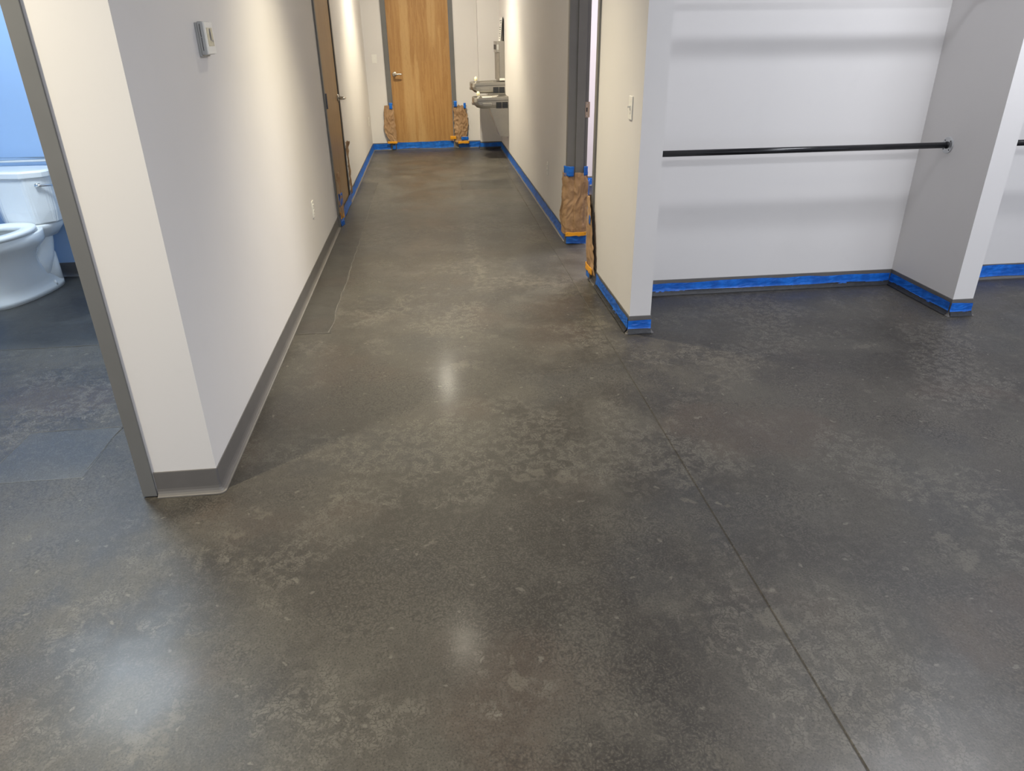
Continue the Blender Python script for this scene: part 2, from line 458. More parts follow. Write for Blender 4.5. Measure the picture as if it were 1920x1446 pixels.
struct('ceiling', boxes((XMIN, XMAX, YMIN, YB + 0.2, CEIL, CEIL + 0.1)), 'ceiling', 'flat white ceiling')
DH = 2.13
struct('wall_left', boxes((XL - TW, XL, YF, LD0 + 0.04, 0, CEIL), (XL - TW, XL, LD1 - 0.04, YB, 0, CEIL), (XL - TW, XL, LD0 + 0.04, LD1 - 0.04, DH, CEIL)), 'paint', 'pale grey wall along the left of the corridor')
BD0, BD1 = -2.10, -1.085            # bathroom doorway, outside of frame
struct('wall_bathroom_front', boxes((BD1 - 0.025, XL - TW, YF, YF + TW, 0, CEIL), (XMIN, BD0 + 0.025, YF, YF + TW, 0, CEIL), (BD0 + 0.025, BD1 - 0.025, YF, YF + TW, DH, CEIL)), 'paint', 'cream lit wall around the bathroom doorway')
struct('wall_bathroom_back', boxes((XMIN + 0.1, XL - TW, BY, BY + 0.1, 0, CEIL)), 'paint_blue', 'pale blue wall behind the toilet')
struct('wall_bathroom_left', boxes((XMIN, XMIN + 0.1, YF + TW, BY + 0.1, 0, CEIL)), 'paint_blue', 'pale blue left wall of the bathroom')
struct('ceiling_bathroom', boxes((XMIN + 0.1, XL - TW, YF + TW, BY, 2.76, 2.80)), 'ceiling', 'white bathroom ceiling')
struct('wall_back', boxes((XL - TW, -0.575, YB, YB + 0.12, 0, CEIL), (0.385, PX1, YB, YB + 0.12, 0, CEIL), (-0.575, 0.385, YB, YB + 0.12, DH, CEIL)), 'paint', 'pale grey end wall of the corridor')
struct('wall_furred', boxes((0.735, XR, 11.09, YB, 0, CEIL), bevel=0.0), 'paint', 'boxed-out strip of wall beside the drinking fountain')
struct('wall_right', boxes((XR, PX1, DY1 - 0.02, YB, 0, CEIL), (XR, PX1, PY0, DY0 + 0.02, 0, CEIL), (XR, PX1, DY0 + 0.02, DY1 - 0.02, DH, CEIL)), 'paint', 'pale grey wall along the right of the corridor')
struct('wall_closet_back', boxes((PX1, XMAX, CY, CY + 0.12, 0, CEIL)), 'paint', 'pale wall at the back of the open coat closet')
struct('wall_closet_side', boxes((FX0, FX1, FY0, CY, 0, CEIL)), 'paint', 'short wing wall at the right of the open closet')
struct('wall_room_back', boxes((PX1, 4.0, 7.98, 8.08, 0, CEIL)), 'paint_lilac', 'lilac white wall seen through the right doorway')
struct('wall_room_right', boxes((4.0, 4.1, CY + 0.12, 8.08, 0, CEIL)), 'paint_lilac', 'right wall of the room beyond the doorway')

# vinyl cove base: path runs so that its left-hand side is the room
COVE = [(0.0, 0.102), (0.0035, 0.1015), (0.004, 0.098), (0.004, 0.030), (0.0055, 0.020), (0.009, 0.012), (0.0145, 0.0055), (0.020, 0.0035), (0.0205, 0.0005)]
def arc_corner(cx, cy, r, a0, a1, n=6):
    return [(cx + r * math.cos(math.radians(a0 + (a1 - a0) * i / n)), cy + r * math.sin(math.radians(a0 + (a1 - a0) * i / n))) for i in range(n + 1)]
def base(name, path, label):
    o = strip(name, path, COVE, 'base'); o['kind'] = 'structure'; o['label'] = label
    return o

base('baseboard_left', [(XL, LD0), (XL, YF + 0.006)] + arc_corner(XL - 0.006, YF + 0.006, 0.006, 0, -90)[1:] + [(-1.083, YF)], 'charcoal vinyl base round the left corner')
base('baseboard_left_far', [(XL, YB), (XL, LD1)], 'charcoal vinyl base beyond the left door')
base('baseboard_back', [(-0.592, YB), (XL, YB)], 'charcoal vinyl base left of the end door')
base('baseboard_back_right', [(XR, 11.09), (0.735, 11.09), (0.735, YB), (0.402, YB)], 'charcoal vinyl base right of the end door')
base('baseboard_right', [(XR, 5.654), (XR, 11.09)], 'charcoal vinyl base along the right corridor wall')
base('baseboard_closet', [(XMAX, CY), (FX1, CY), (FX1, FY0), (FX0, FY0), (FX0, CY), (PX1, CY)], 'charcoal vinyl base round the open closet')
base('baseboard_pier', [(PX1, CY), (PX1, PY0), (XR, PY0), (XR, DY0)], 'charcoal vinyl base round the pier')
base('baseboard_room', [(4.0, 7.98), (PX1, 7.98)], 'charcoal vinyl base in the room beyond the doorway')
base('baseboard_bathroom', [(XL - TW, BY), (XMIN + 0.1, BY)], 'charcoal vinyl base behind the toilet')

# ---------------------------------------------------------------- door frames and doors
def lever(parent, cx, cy, cz, out, along, length=0.115, back=True):
    """out / along are unit vectors; rose, shank, arm with a returned end"""
    out, along, c = Vector(out), Vector(along), Vector((cx, cy, cz))
    bm = bmesh.new(); tube(bm, [c, c + out * 0.006, c + out * 0.011], [0.033, 0.033, 0.027], 28)
    rose = link('rose', bm, 'nickel', parent, True)
    bm = bmesh.new()
    p = [c + out * 0.008, c + out * 0.05]
    for i in range(1, 6):
        a = math.pi / 2 * i / 5; p.append(c + out * (0.05 + 0.018 * math.sin(a)) + along * 0.018 * (1 - math.cos(a)))
    p += [c + out * 0.068 + along * t for t in (0.04, 0.07, length - 0.015)]
    if back: p += [c + out * 0.062 + along * length, c + out * 0.035 + along * (length + 0.002)]
    else: p += [c + out * 0.066 + along * length]
    tube(bm, p, [0.0125] * 2 + [0.0125] * 5 + [0.0118, 0.0112, 0.0105] + ([0.009, 0.008] if back else [0.007]), 14)
    h = link('lever_handle', bm, 'nickel', parent, True)
    return h

# bathroom doorway frame (door itself is swung out of sight)
d1 = thing('door_1', (BD1, YF, 0), 'grey steel frame of the bathroom doorway', None, None, 'structure')
for nm, x0, x1, tx0, tx1, st0, st1 in (('frame_jamb', -1.135, -1.110, -1.137, -1.087, -1.150, -1.135), ('frame_jamb', -2.075, -2.050, -2.098, -2.048, -2.050, -2.035)):
    o = link(nm, boxes((x0, x1, YF - 0.008, YF + TW + 0.012, 0.004, 2.10), (tx0, tx1, YF - 0.0095, YF - 0.001, 0.004, 2.15), bevel=0.0015), 'frame', d1)
    link('door_stop', boxes((st0, st1, YF + 0.045, YF + 0.10, 0.004, 2.10), bevel=0.001), 'frame', d1)
link('frame_head', boxes((-2.075, -1.11, YF - 0.008, YF + TW + 0.012, 2.10, 2.125), (-2.098, -1.087, YF - 0.0095, YF - 0.001, 2.10, 2.15), bevel=0.0015), 'frame', d1)

# left corridor door
d2 = thing('door_2', (XL, (LD0 + LD1) / 2, 0), 'light oak veneer door in the left corridor wall', None, None, 'structure')
for y0, y1 in ((LD0, LD0 + 0.05), (LD1 - 0.05, LD1)):
    link('frame_jamb', boxes((XL + 0.001, XL + 0.014, y0, y1, 0.004, 2.16), (XL - 0.11, XL + 0.008, y0 + 0.032 if y0 == LD0 else y0, y1 if y0 == LD0 else y1 - 0.032, 0.004, 2.13), bevel=0.0012), 'frame', d2)
link('frame_head', boxes((XL + 0.001, XL + 0.014, LD0, LD1, 2.115, 2.16), bevel=0.0012), 'frame', d2)
link('door_leaf', boxes((XL - 0.040, XL + 0.004, LD0 + 0.054, LD1 - 0.054, 0.010, 2.11), bevel=0.0015), 'wood_left', d2)
for z in (1.045, 1.95):
    bm = boxes((XL + 0.004, XL + 0.0155, LD0 + 0.036, LD0 + 0.086, z - 0.057, z + 0.057), bevel=0.001)
    tube(bm, [(XL + 0.018, LD0 + 0.052, z - 0.06), (XL + 0.018, LD0 + 0.052, z + 0.06)], 0.007, 12)
    link('hinge', bm, 'hinge', d2)
lever(d2, XL + 0.004, LD1 - 0.105, 1.005, (1, 0, 0), (0, -1, 0), 0.105)

# corridor end door
d3 = thing('door_3', (-0.09, YB, 0), 'amber birch veneer door at the end of the corridor', None, None, 'structure')
for x0, x1 in ((-0.591, -0.525), (0.342, 0.402)):
    link('frame_jamb', boxes((x0, x1, YB - 0.014, YB - 0.001, 0.004, 2.16), (max(x0, -0.575), min(x1, 0.384), YB - 0.006, YB + 0.11, 0.004, 2.12), bevel=0.0012), 'frame', d3)
link('frame_head', boxes((-0.591, 0.402, YB - 0.014, YB - 0.001, 2.112, 2.16), bevel=0.0012), 'frame', d3)
link('door_leaf', boxes((-0.522, 0.339, YB + 0.004, YB + 0.048, 0.010, 2.11), bevel=0.0015), 'wood_back', d3)
lever(d3, -0.462, YB + 0.004, 1.036, (0, -1, 0), (1, 0, 0), 0.11, False)

# right doorway frame
d4 = thing('door_4', (XR, 5.17, 0), 'grey steel frame of the right doorway', None, None, 'structure')
FXA, FXB = XR - 0.013, PX1 + 0.022
far = link('frame_jamb', boxes((FXA + 0.003, FXB, 5.6002, 5.632, 0.004, 2.12), (FXA, XR - 0.001, 5.600, 5.652, 0.004, 2.17), bevel=0.0012), 'frame', d4)
link('door_stop', boxes((1.090, 1.153, 5.584, 5.6005, 0.004, 2.12), bevel=0.001), 'frame', d4)
link('frame_jamb', boxes((FXA + 0.003, FXB, 4.658, 4.6918, 0.004, 2.12), (FXA, XR - 0.001, 4.640, 4.692, 0.004, 2.17), bevel=0.0012), 'frame', d4)
link('door_stop', boxes((1.090, 1.153, 4.6915, 4.708, 0.004, 2.12), bevel=0.001), 'frame', d4)
link('frame_head', boxes((FXA + 0.003, FXB, 4.692, 5.600, 2.09, 2.12), (FXA, XR - 0.001, 4.64, 5.652, 2.12, 2.17), bevel=0.0012), 'frame', d4)
bm = boxes((1.157, 1.192, 5.5975, 5.6005, 0.955, 1.065), bevel=0.0008)
sp = link('strike_plate', bm, simple('brushed_strike', (0.42, 0.33, 0.26, 1), 0.35, 0.7), d4)
link('latch_hole', boxes((1.164, 1.174, 5.5970, 5.5985, 0.995, 1.025)), 'dark', sp)
for z in (0.966, 1.054):
    bm = bmesh.new(); tube(bm, [(1.168, 5.598, z), (1.168, 5.596, z)], [0.005, 0.004], 10); link('screw', bm, 'chrome', sp, True)

# ---------------------------------------------------------------- masking tape on the bases
M['film'] = simple('dark_plastic_film', (0.016, 0.017, 0.021, 1), 0.55, var=0.4, vscale=40)
def tape(path, label, top=0.088, bot=0.017, seed=0, off=0.0068, jit=0.0045, film=False):
    zs = [top - (top - bot) * i / 9 for i in range(10)]
    prof = [(off + (0.004 * ((i - 6) / 3) ** 2 if i > 6 else 0), z) for i, z in enumerate(zs)]
    o = strip('masking_tape', path, prof, 'blue', None, jit, seed, 0.014, 0.0006, False, 0.009)
    tag(o, label, 'tape', 'blue masking tape along the wall bases')
    if film: strip('film_edge', path, [(0.0100, 0.030), (0.0125, 0.022), (0.0175, 0.013), (0.0225, 0.0075), (0.0245, 0.0030)], 'film', o, 0.0035, seed + 40, 0.014, 0.0005, False, 0.004)
    return o
tape([(XL, YB - 0.01), (XL, LD1 + 0.004)], 'blue masking tape along the left base beyond the oak door', 0.092, 0.014, 1)
tape([(XL + 0.010, LD1 - 0.03), (XL + 0.010, LD0 + 0.05)], 'blue masking tape across the bottom of the oak door', 0.098, 0.012, 2, 0.004)
tape([(-0.60, YB), (XL + 0.012, YB)], 'short blue tape between the left corner and the amber door', 0.092, 0.012, 3, jit=0.005)
tape([(0.335, YB), (-0.515, YB)], 'blue masking tape across the bottom of the amber end door', 0.108, 0.016, 4, 0.003)
tape([(0.728, YB), (0.410, YB)], 'blue tape on the base right of the amber door', 0.092, 0.012, 5, jit=0.005)
tape([(XR - 0.012, 11.09), (0.730, 11.09), (0.735, YB - 0.01)], 'blue tape on the base behind the drinking fountains', 0.090, 0.012, 6, jit=0.004, film=True)
tape([(XR, 5.66), (XR, 11.07)], 'long blue tape along the right corridor base', 0.090, 0.014, 7)
tape([(1.188, 5.583), (1.028, 5.583)], 'blue tape round the foot of the right door jamb', 0.072, 0.006, 8, 0.003)
tape([(XR, PY0 + 0.006), (XR, 4.49)], 'blue tape on the corridor side of the pier base', 0.086, 0.022, 9, film=True)
tape([(PX1 + 0.004, PY0), (XR - 0.008, PY0)], 'short blue tape across the end of the near pier', 0.080, 0.024, 10, jit=0.005, film=True)
tape([(FX0 - 0.012, CY), (PX1 + 0.02, CY)], 'long blue tape along the closet back wall', 0.080, 0.026, 11, jit=0.004, film=True)
tape([(FX0, FY0 + 0.006), (FX0, CY - 0.01)], 'blue tape on the side of the wing wall in the closet', 0.080, 0.024, 12, jit=0.005, film=True)
tape([(FX1 + 0.003, FY0), (FX0 - 0.006, FY0)], 'short blue tape across the end of the right wing wall', 0.080, 0.024, 13, jit=0.005, film=True)
tape([(XMAX - 0.02, CY), (FX1 + 0.03, CY)], 'blue tape along the wall base at the far right edge', 0.090, 0.020, 14)
tape([(2.6, 7.98), (PX1 + 0.02, 7.98)], 'blue tape on the base of the lilac room', 0.088, 0.014, 15)

# ---------------------------------------------------------------- kraft paper masking on the door jambs
def bits(parent, lst, mat, nm):
    for i, (plan, z0, z1) in enumerate(lst):
        sheet(nm, plan, z0, z1, mat, parent, 0.0022, 8, 8, 30 + i, 0.006, None, 0.0006, 16)

# right doorway, far jamb
p = thing('kraft_paper', (1.10, 5.575, 0.0), 'brown kraft paper wrapped round the far jamb of the right doorway', 'paper', 'kraft paper guards on the door jambs')
pl = [(1.190, 5.588), (1.156, 5.574), (1.150, 5.566), (1.092, 5.566), (1.084, 5.574), (1.022, 5.580), (1.006, 5.60), (1.010, 5.75)]
sheet('paper_sheet', pl, 0.085, 0.560, 'kraft', p, 0.0095, 60, 90, 1, 0.012, lambda v: (0.0, 0.64 + 0.42 * max(0, 1 - abs(v - 0.24) / 0.34) + 0.05 * v))
bits(p, [([(1.074, 5.554), (1.030, 5.560), (1.004, 5.60)], 0.535, 0.610), ([(1.184, 5.570), (1.152, 5.560)], 0.540, 0.605)], 'blue', 'blue_tape')
bits(p, [([(1.186, 5.562), (1.155, 5.552), (1.090, 5.550), (1.018, 5.560)], 0.072, 0.102)], 'orange', 'orange_tape')
# right doorway, near jamb
p = thing('kraft_paper', (1.02, 4.70, 0.0), 'narrow brown kraft paper on the near jamb of the right doorway', 'paper', 'kraft paper guards on the door jambs')
pl = [(1.032, 4.475), (1.014, 4.535), (1.010, 4.65), (1.014, 4.710), (1.035, 4.722), (1.15, 4.722)]
sheet('paper_sheet', pl, 0.075, 0.560, 'kraft', p, 0.0085, 40, 80, 2, 0.012, lambda v: (0.06 + 0.34 * v ** 1.6, 1.0))
bits(p, [([(1.004, 4.585), (1.004, 4.63)], 0.395, 0.45), ([(1.006, 4.685), (1.020, 4.725)], 0.55, 0.66), ([(1.008, 4.59), (1.004, 4.67)], 0.03, 0.07)], 'blue', 'blue_tape')
bits(p, [([(1.010, 4.51), (1.003, 4.58), (1.003, 4.69)], 0.072, 0.118)], 'orange', 'orange_tape')
# end door, left jamb
p = thing('kraft_paper', (-0.57, YB - 0.03, 0.0), 'brown kraft paper tapering down the left jamb of the amber door', 'paper', 'kraft paper guards on the door jambs')
pl = [(-0.497, 11.226), (-0.530, 11.214), (-0.600, 11.212), (-0.672, 11.226)]
sheet('paper_sheet', pl, 0.112, 0.625, 'kraft', p, 0.0100, 36, 70, 3, 0.010, lambda v: (0.03 + 0.10 * v, (0.55 + 0.45 * min(1, v / 0.30)) - 0.22 * max(0, v - 0.35)))
bits(p, [([(-0.53, 11.196), (-0.572, 11.196)], 0.575, 0.66), ([(-0.525, 11.222), (-0.572, 11.222)], 0.01, 0.075)], 'blue', 'blue_tape')
bits(p, [([(-0.495, 11.202), (-0.560, 11.198), (-0.640, 11.210)], 0.098, 0.128)], 'orange', 'orange_tape')
# end door, right jamb
p = thing('kraft_paper', (0.44, YB - 0.03, 0.0), 'wide crumpled brown kraft paper on the right jamb of the amber door', 'paper', 'kraft paper guards on the door jambs')
pl = [(0.560, 11.222), (0.500, 11.208), (0.410, 11.206), (0.350, 11.220)]
sheet('paper_sheet', pl, 0.090, 0.605, 'kraft', p, 0.0120, 36, 70, 4, 0.018, lambda v: (0.02 + 0.10 * max(0, math.sin(v * 9)) + 0.12 * max(0, v - 0.75), 0.98))
bits(p, [([(0.405, 11.190), (0.362, 11.196)], 0.585, 0.665), ([(0.536, 11.196), (0.502, 11.190)], 0.560, 0.635), ([(0.560, 11.202), (0.450, 11.190)], 0.120, 0.165)], 'blue', 'blue_tape')
bits(p, [([(0.565, 11.202), (0.400, 11.190)], 0.070, 0.105), ([(0.375, 11.200), (0.290, 11.215)], 0.135, 0.180)], 'orange', 'orange_tape')
# left door, near jamb
p = thing('kraft_paper', (XL + 0.02, LD0 + 0.02, 0.0), 'torn brown kraft paper on the near jamb of the oak door', 'paper', 'kraft paper guards on the door jambs')
pl = [(XL + 0.040, LD0 + 0.12), (XL + 0.040, LD0 + 0.05), (XL + 0.022, LD0 - 0.02)]
sheet('paper_sheet', pl, 0.090, 0.475, 'kraft', p, 0.0110, 24, 60, 5, 0.016, lambda v: (0.35 - 0.33 * v, 0.86 + 0.10 * math.sin(7 * v)))
bits(p, [([(XL + 0.052, LD0 + 0.09), (XL + 0.030, LD0 - 0.01)], 0.185, 0.295), ([(XL + 0.050, LD0 + 0.06), (XL + 0.028, LD0 - 0.01)], 0.018, 0.06)], 'blue', 'blue_tape')
bits(p, [([(XL + 0.052, LD0 + 0.07), (XL + 0.030, LD0 - 0.01)], 0.080, 0.140)], 'orange', 'orange_tape')
# left door, far jamb
p = thing('kraft_paper', (XL + 0.02, LD1, 0.0), 'curling strip of brown kraft paper on the far jamb of the oak door', 'paper', 'kraft paper guards on the door jambs')
pl = [(XL + 0.075, LD1 + 0.05), (XL + 0.030, LD1 + 0.03), (XL + 0.018, LD1 - 0.06)]
sheet('paper_sheet', pl, 0.100, 0.600, 'kraft', p, 0.0100, 22, 60, 6, 0.014, lambda v: (0.50 - 0.38 * max(0, v - 0.72) / 0.28 - 0.18 * max(0, 1 - abs(v - 0.40) / 0.12), 1.0))

# ---------------------------------------------------------------- switches, outlets, thermostat
def plate(name, loc, ax, label, cat, toggle):
    """ax = outward unit vector in plan; parts are laid out in (side, up, out)"""
    t = thing(name, loc, label, cat)
    out = Vector((ax[0], ax[1], 0)); side = Vector((-ax[1], ax[0], 0)); c = Vector(loc)
    def bxl(s0, s1, z0, z1, o0, o1, bev):
        bm = bmesh.new(); bx(bm, s0, s1, z0, z1, o0, o1)
        if bev: bmesh.ops.bevel(bm, geom=bm.edges[:], offset=bev, segments=2, affect='EDGES')
        for v in bm.verts:
            s, z, o = v.co; v.co = c + side * s + Vector((0, 0, z)) + out * o
        return bm
    pl_ = link('cover_plate', bxl(-0.035, 0.035, -0.0575, 0.0575, 0.0, 0.006, 0.002), 'white_plastic', t)
    if toggle:
        link('toggle_surround', bxl(-0.006, 0.006, -0.0125, 0.0125, 0.005, 0.0085, 0.001), 'white_plastic', t)
        bm = bxl(-0.0045, 0.0045, 0.000, 0.010, 0.006, 0.022, 0.001)
        link('toggle', bm, 'white_plastic', t)
        for z in (-0.03, 0.03): link('screw', bxl(-0.003, 0.003, z - 0.003, z + 0.003, 0.005, 0.0068, 0.001), 'white_plastic', t)
    else:
        for z in (-0.020, 0.020):
            rc = link('receptacle', bxl(-0.0165, 0.0165, z - 0.0145, z + 0.0145, 0.005, 0.0085, 0.003), 'white_plastic', t)
            for s in (-0.006, 0.006): link('slot', bxl(s - 0.0012, s + 0.0012, z - 0.001, z + 0.008, 0.0084, 0.0088, 0), 'dark', rc)
        link('screw', bxl(-0.0025, 0.0025, -0.0025, 0.0025, 0.005, 0.0068, 0.0008), 'white_plastic', t)
    return t
plate('light_switch', (XR, 3.862, 1.172), (-1, 0), 'white toggle light switch on the cream face of the pier', 'light switch', True)
plate('light_switch', (-0.728, YB, 1.240), (0, -1), 'small white light switch left of the amber end door', 'light switch', True)
plate('wall_outlet', (XL, 5.20, 0.435), (1, 0), 'white outlet low on the left wall before the oak door', 'outlet', False)
plate('wall_outlet', (XL, 10.85, 0.445), (1, 0), 'white outlet low on the left wall near the end corner', 'outlet', False)
plate('wall_outlet', (XR, 6.62, 0.425), (-1, 0), 'white outlet low on the right corridor wall', 'outlet', False)

TY0, TY1, TZ0, TZ1 = 3.120, 3.240, 1.466, 1.582
t = thing('thermostat', (XL, (TY0 + TY1) / 2, TZ0), 'white wall thermostat with a small screen on the left wall', 'thermostat')
link('back_plate', boxes((XL, XL + 0.010, TY0 + 0.004, TY1 - 0.004, TZ0 - 0.006, TZ1 - 0.004), bevel=0.002), 'grey_plastic', t)
link('body', boxes((XL + 0.010, XL + 0.030, TY0, TY1, TZ0, TZ1), bevel=0.005), 'grey_plastic', t)
fc = link('face', boxes((XL + 0.029, XL + 0.036, TY0 + 0.002, TY1 - 0.002, TZ0 + 0.002, TZ1 - 0.002), bevel=0.003), 'white_plastic', t)
link('display', boxes((XL + 0.0358, XL + 0.0366, TY0 + 0.022, TY1 - 0.018, TZ0 + 0.030, TZ1 - 0.022)), 'screen', fc)
link('display_digits', boxes((XL + 0.0366, XL + 0.0368, TY0 + 0.055, TY0 + 0.075, TZ0 + 0.050, TZ0 + 0.090), (XL + 0.0366, XL + 0.0368, TY0 + 0.080, TY0 + 0.095, TZ0 + 0.045, TZ0 + 0.052)), 'ink', fc)
for zz in (0.015, 0.062): link('vent_slot', boxes((XL + 0.0185, XL + 0.0205, TY0 - 0.0006, TY0 + 0.002, TZ0 + zz, TZ0 + zz + 0.045)), 'dark', t)

# ---------------------------------------------------------------- closet rods
def rod(x0, x1, y, z, label):
    t = thing('closet_rod', ((x0 + x1) / 2, y, z), label, 'closet rod', 'black pipe rods in the open closet')
    bm = bmesh.new(); tube(bm, [(x0 + 0.006, y, z), (x1 - 0.006, y, z)], 0.0168, 24); link('pipe', bm, 'black_pipe', t, True)
    for x, s in ((x0, 1), (x1, -1)):
        bm = bmesh.new(); tube(bm, [(x, y, z), (x + s * 0.005, y, z), (x + s * 0.007, y, z)], [0.046, 0.046, 0.043], 36)
        f = link('flange', bm, 'zinc', t)
        bm = bmesh.new(); tube(bm, [(x + s * 0.006, y, z), (x + s * 0.014, y, z)], [0.0205, 0.0195], 24); link('collar', bm, 'black_pipe', f, True)
        for a in (45, 135, 225, 315):
            yy, zz = y + 0.034 * math.cos(math.radians(a)), z + 0.034 * math.sin(math.radians(a))
            bm = bmesh.new(); tube(bm, [(x + s * 0.0065, yy, zz), (x + s * 0.0085, yy, zz)], [0.0045, 0.0035], 8); link('screw', bm, 'dark', f)
    return t
rod(PX1, FX0, 4.012, 0.914, 'long black pipe rod across the open closet')
rod(PX1, FX0, 4.012, 1.700, 'upper black pipe rod above the picture edge in the closet')
rod(FX1, XMAX - 0.05, 4.012, 0.914, 'black pipe rod right of the wing wall at the picture edge')
rod(FX1, XMAX - 0.05, 4.012, 1.700, 'upper black pipe rod right of the wing wall')

# ---------------------------------------------------------------- drinking fountains
def fountain(y0, y1, dz, label, skirt, filler):
    t = thing('drinking_fountain', (XR, (y0 + y1) / 2, 0.66 + dz), label, 'drinking fountain', 'two-level drinking fountains')
    xw, xf = XR - 0.002, 0.578
    def outline(ins, fins, z, n=8):
        r = 0.075; a0 = xf + fins; pts = []
        ya, yb_ = y0 + ins, y1 - ins
        for i in range(n + 1):
            a = math.pi + math.pi / 2 * i / n; pts.append((a0 + r + r * math.cos(a), ya + r + r * math.sin(a), z))
        pts += [(xw, ya, z), (xw, yb_, z)]
        for i in range(n + 1):
            a = math.pi / 2 + math.pi / 2 * i / n; pts.append((a0 + r + r * math.cos(a), yb_ - r + r * math.sin(a), z))
        return pts
    bm = bmesh.new()
    def rim(p, k):   # rim climbs a little towards the wall
        return [(x, y, z + k * (x - xf)) for x, y, z in p]
    rings = [outline(0.012, 0.085, 0.655 + dz), outline(0.004, 0.045, 0.668 + dz), outline(0.0, 0.012, 0.700 + dz), outline(0.0, 0.0, 0.735 + dz),
             rim(outline(0.0, 0.004, 0.772 + dz), 0.03), rim(outline(0.002, 0.006, 0.781 + dz), 0.03), rim(outline(0.010, 0.014, 0.784 + dz), 0.03)]
    inner = [[(min(x, xw - 0.10), y, z) for x, y, z in rim(outline(0.035, 0.045, 0.782 + dz), 0.02)],
             [(min(x, xw - 0.14), y, z) for x, y, z in outline(0.06, 0.09, 0.762 + dz)]]
    loft(bm, rings + inner)
    link('basin', bm, 'steel', t, False)
    bm = bmesh.new(); prism(bm, [(0.64, 0.7440 + dz), (xw, 0.752 + dz), (xw, 0.757 + dz), (0.64, 0.749 + dz)], 'y', y0 - 0.0015, y0 + 0.004); link('rim_line', bm, 'dark', t)
    # push bars on the near side and front
    link('push_bar', boxes((0.70, 0.815, y0 - 0.008, y0 + 0.004, 0.684 + dz, 0.722 + dz), bevel=0.0055, seg=3), 'steel', t)
    link('push_bar', boxes((xf - 0.006, xf + 0.02, (y0 + y1) / 2 - 0.07, (y0 + y1) / 2 + 0.07, 0.690 + dz, 0.722 + dz), bevel=0.006, seg=3), 'steel', t)
    # louvre panels
    for x0 in (0.875, 0.955):
        g = link('vent_panel', boxes((x0, x0 + 0.074, y0 - 0.003, y0 + 0.002, 0.655 + dz, 0.730 + dz), bevel=0.001), 'dark', t)
        for i in range(5):
            z = 0.663 + dz + i * 0.013
            link('louvre', boxes((x0 + 0.004, x0 + 0.070, y0 - 0.006, y0 - 0.002, z, z + 0.005)), 'hinge', g)
    # bubbler
    by = y0 + 0.09; bxx = 0.650
    bm = bmesh.new(); tube(bm, [(bxx, by, 0.765 + dz), (bxx, by, 0.800 + dz), (bxx + 0.004, by, 0.822 + dz)], [0.020, 0.016, 0.013], 16)
    b = link('bubbler', bm, 'chrome', t, True)
    bm = bmesh.new(); tube(bm, [(bxx, by, 0.805 + dz), (bxx, by, 0.812 + dz), (bxx, by, 0.840 + dz), (bxx, by, 0.856 + dz), (bxx, by, 0.861 + dz)], [0.013, 0.021, 0.022, 0.014, 0.004], 16)
    link('bubbler_guard', bm, 'yellow_guard', b, True)
    link('drain_plate', boxes((0.71, 0.84, by - 0.05, by + 0.16, 0.774 + dz, 0.782 + dz), bevel=0.003), 'white_plastic' if not filler else 'steel', t)
    if skirt:
        bm = bmesh.new(); prism(bm, [(0.785, 0.668), (0.918, 0.302), (xw, 0.292), (xw, 0.668)], 'y', y0 + 0.006, y1 - 0.02)
        bmesh.ops.bevel(bm, geom=bm.edges[:], offset=0.006, segments=2, affect='EDGES')
        s = link('skirt', bm, 'steel', t)
        for x0 in (0.875, 0.955):
            for i in range(7):
                z = 0.528 + i * 0.012
                link('louvre', boxes((x0, x0 + 0.072, y0 + 0.002, y0 + 0.007, z, z + 0.004)), 'steel', s)
    else:
        bm = bmesh.new(); prism(bm, [(0.80, 0.672 + dz), (0.86, 0.42 + dz), (xw, 0.42 + dz), (xw, 0.672 + dz)], 'y', y0 + 0.02, y1 - 0.02)
        link('skirt', bm, 'steel', t)
    if filler:
        ya, yb_ = y0 + 0.01, y1 - 0.08
        link('bottle_filler_back', boxes((0.968, xw, ya, yb_, 0.972, 1.446), bevel=0.004), 'steel', t)
        hd = link('bottle_filler_head', boxes((0.928, 0.970, ya, yb_, 1.310, 1.446), bevel=0.005), 'steel', t)
        link('sensor_window', boxes((0.924, 0.9285, ya + 0.05, yb_ - 0.05, 1.345, 1.405), bevel=0.001), 'dark', hd)
        link('head_panel', boxes((0.936, 0.962, ya - 0.002, ya + 0.002, 1.345, 1.405), bevel=0.001), 'grey_plastic', hd)
        link('filler_alcove', boxes((0.938, 0.969, ya + 0.004, yb_ - 0.004, 0.970, 1.309), bevel=0.002), simple('dark_grey_alcove', (0.20, 0.18, 0.16, 1), 0.5), t)
        link('drip_tray', boxes((0.966, xw, ya - 0.006, ya + 0.0, 0.968, 0.996), bevel=0.002), 'white_plastic', t)
    return t
fountain(9.985, 10.385, 0.0, 'lower stainless drinking fountain with a tapered skirt on the right wall', True, False)
fountain(10.395, 10.86, 0.158, 'higher stainless drinking fountain with a bottle filler on the right wall', False, True)

# sign leaning on top of the bottle filler
t = thing('notice_sign', (1.0, 10.55, 1.446), 'white notice sheet leaning on top of the bottle filler', 'sign')
def lean(y0, y1, z0, z1, o, th):
    bm = bmesh.new(); f = lambda z: 0.984 + (z - 1.448) * 0.105 + o
    prism(bm, [(f(z0), z0), (f(z0) + th, z0), (f(z1) + th, z1), (f(z1), z1)], 'y', y0, y1)
    return bm
link('backing_board', lean(10.415, 10.70, 1.448, 1.725, 0.006, 0.010), 'dark', t)
sh = link('paper_sheet', lean(10.410, 10.702, 1.448, 1.727, 0.0, 0.005), 'paper_white', t)
random.seed(5)
for i in range(9):
    z = 1.475 + i * 0.026
    link('printed_line', lean(10.43, 10.53 + random.random() * 0.15, z, z + (0.010 if i % 3 else 0.005), -0.0006, 0.0007), 'ink', sh)

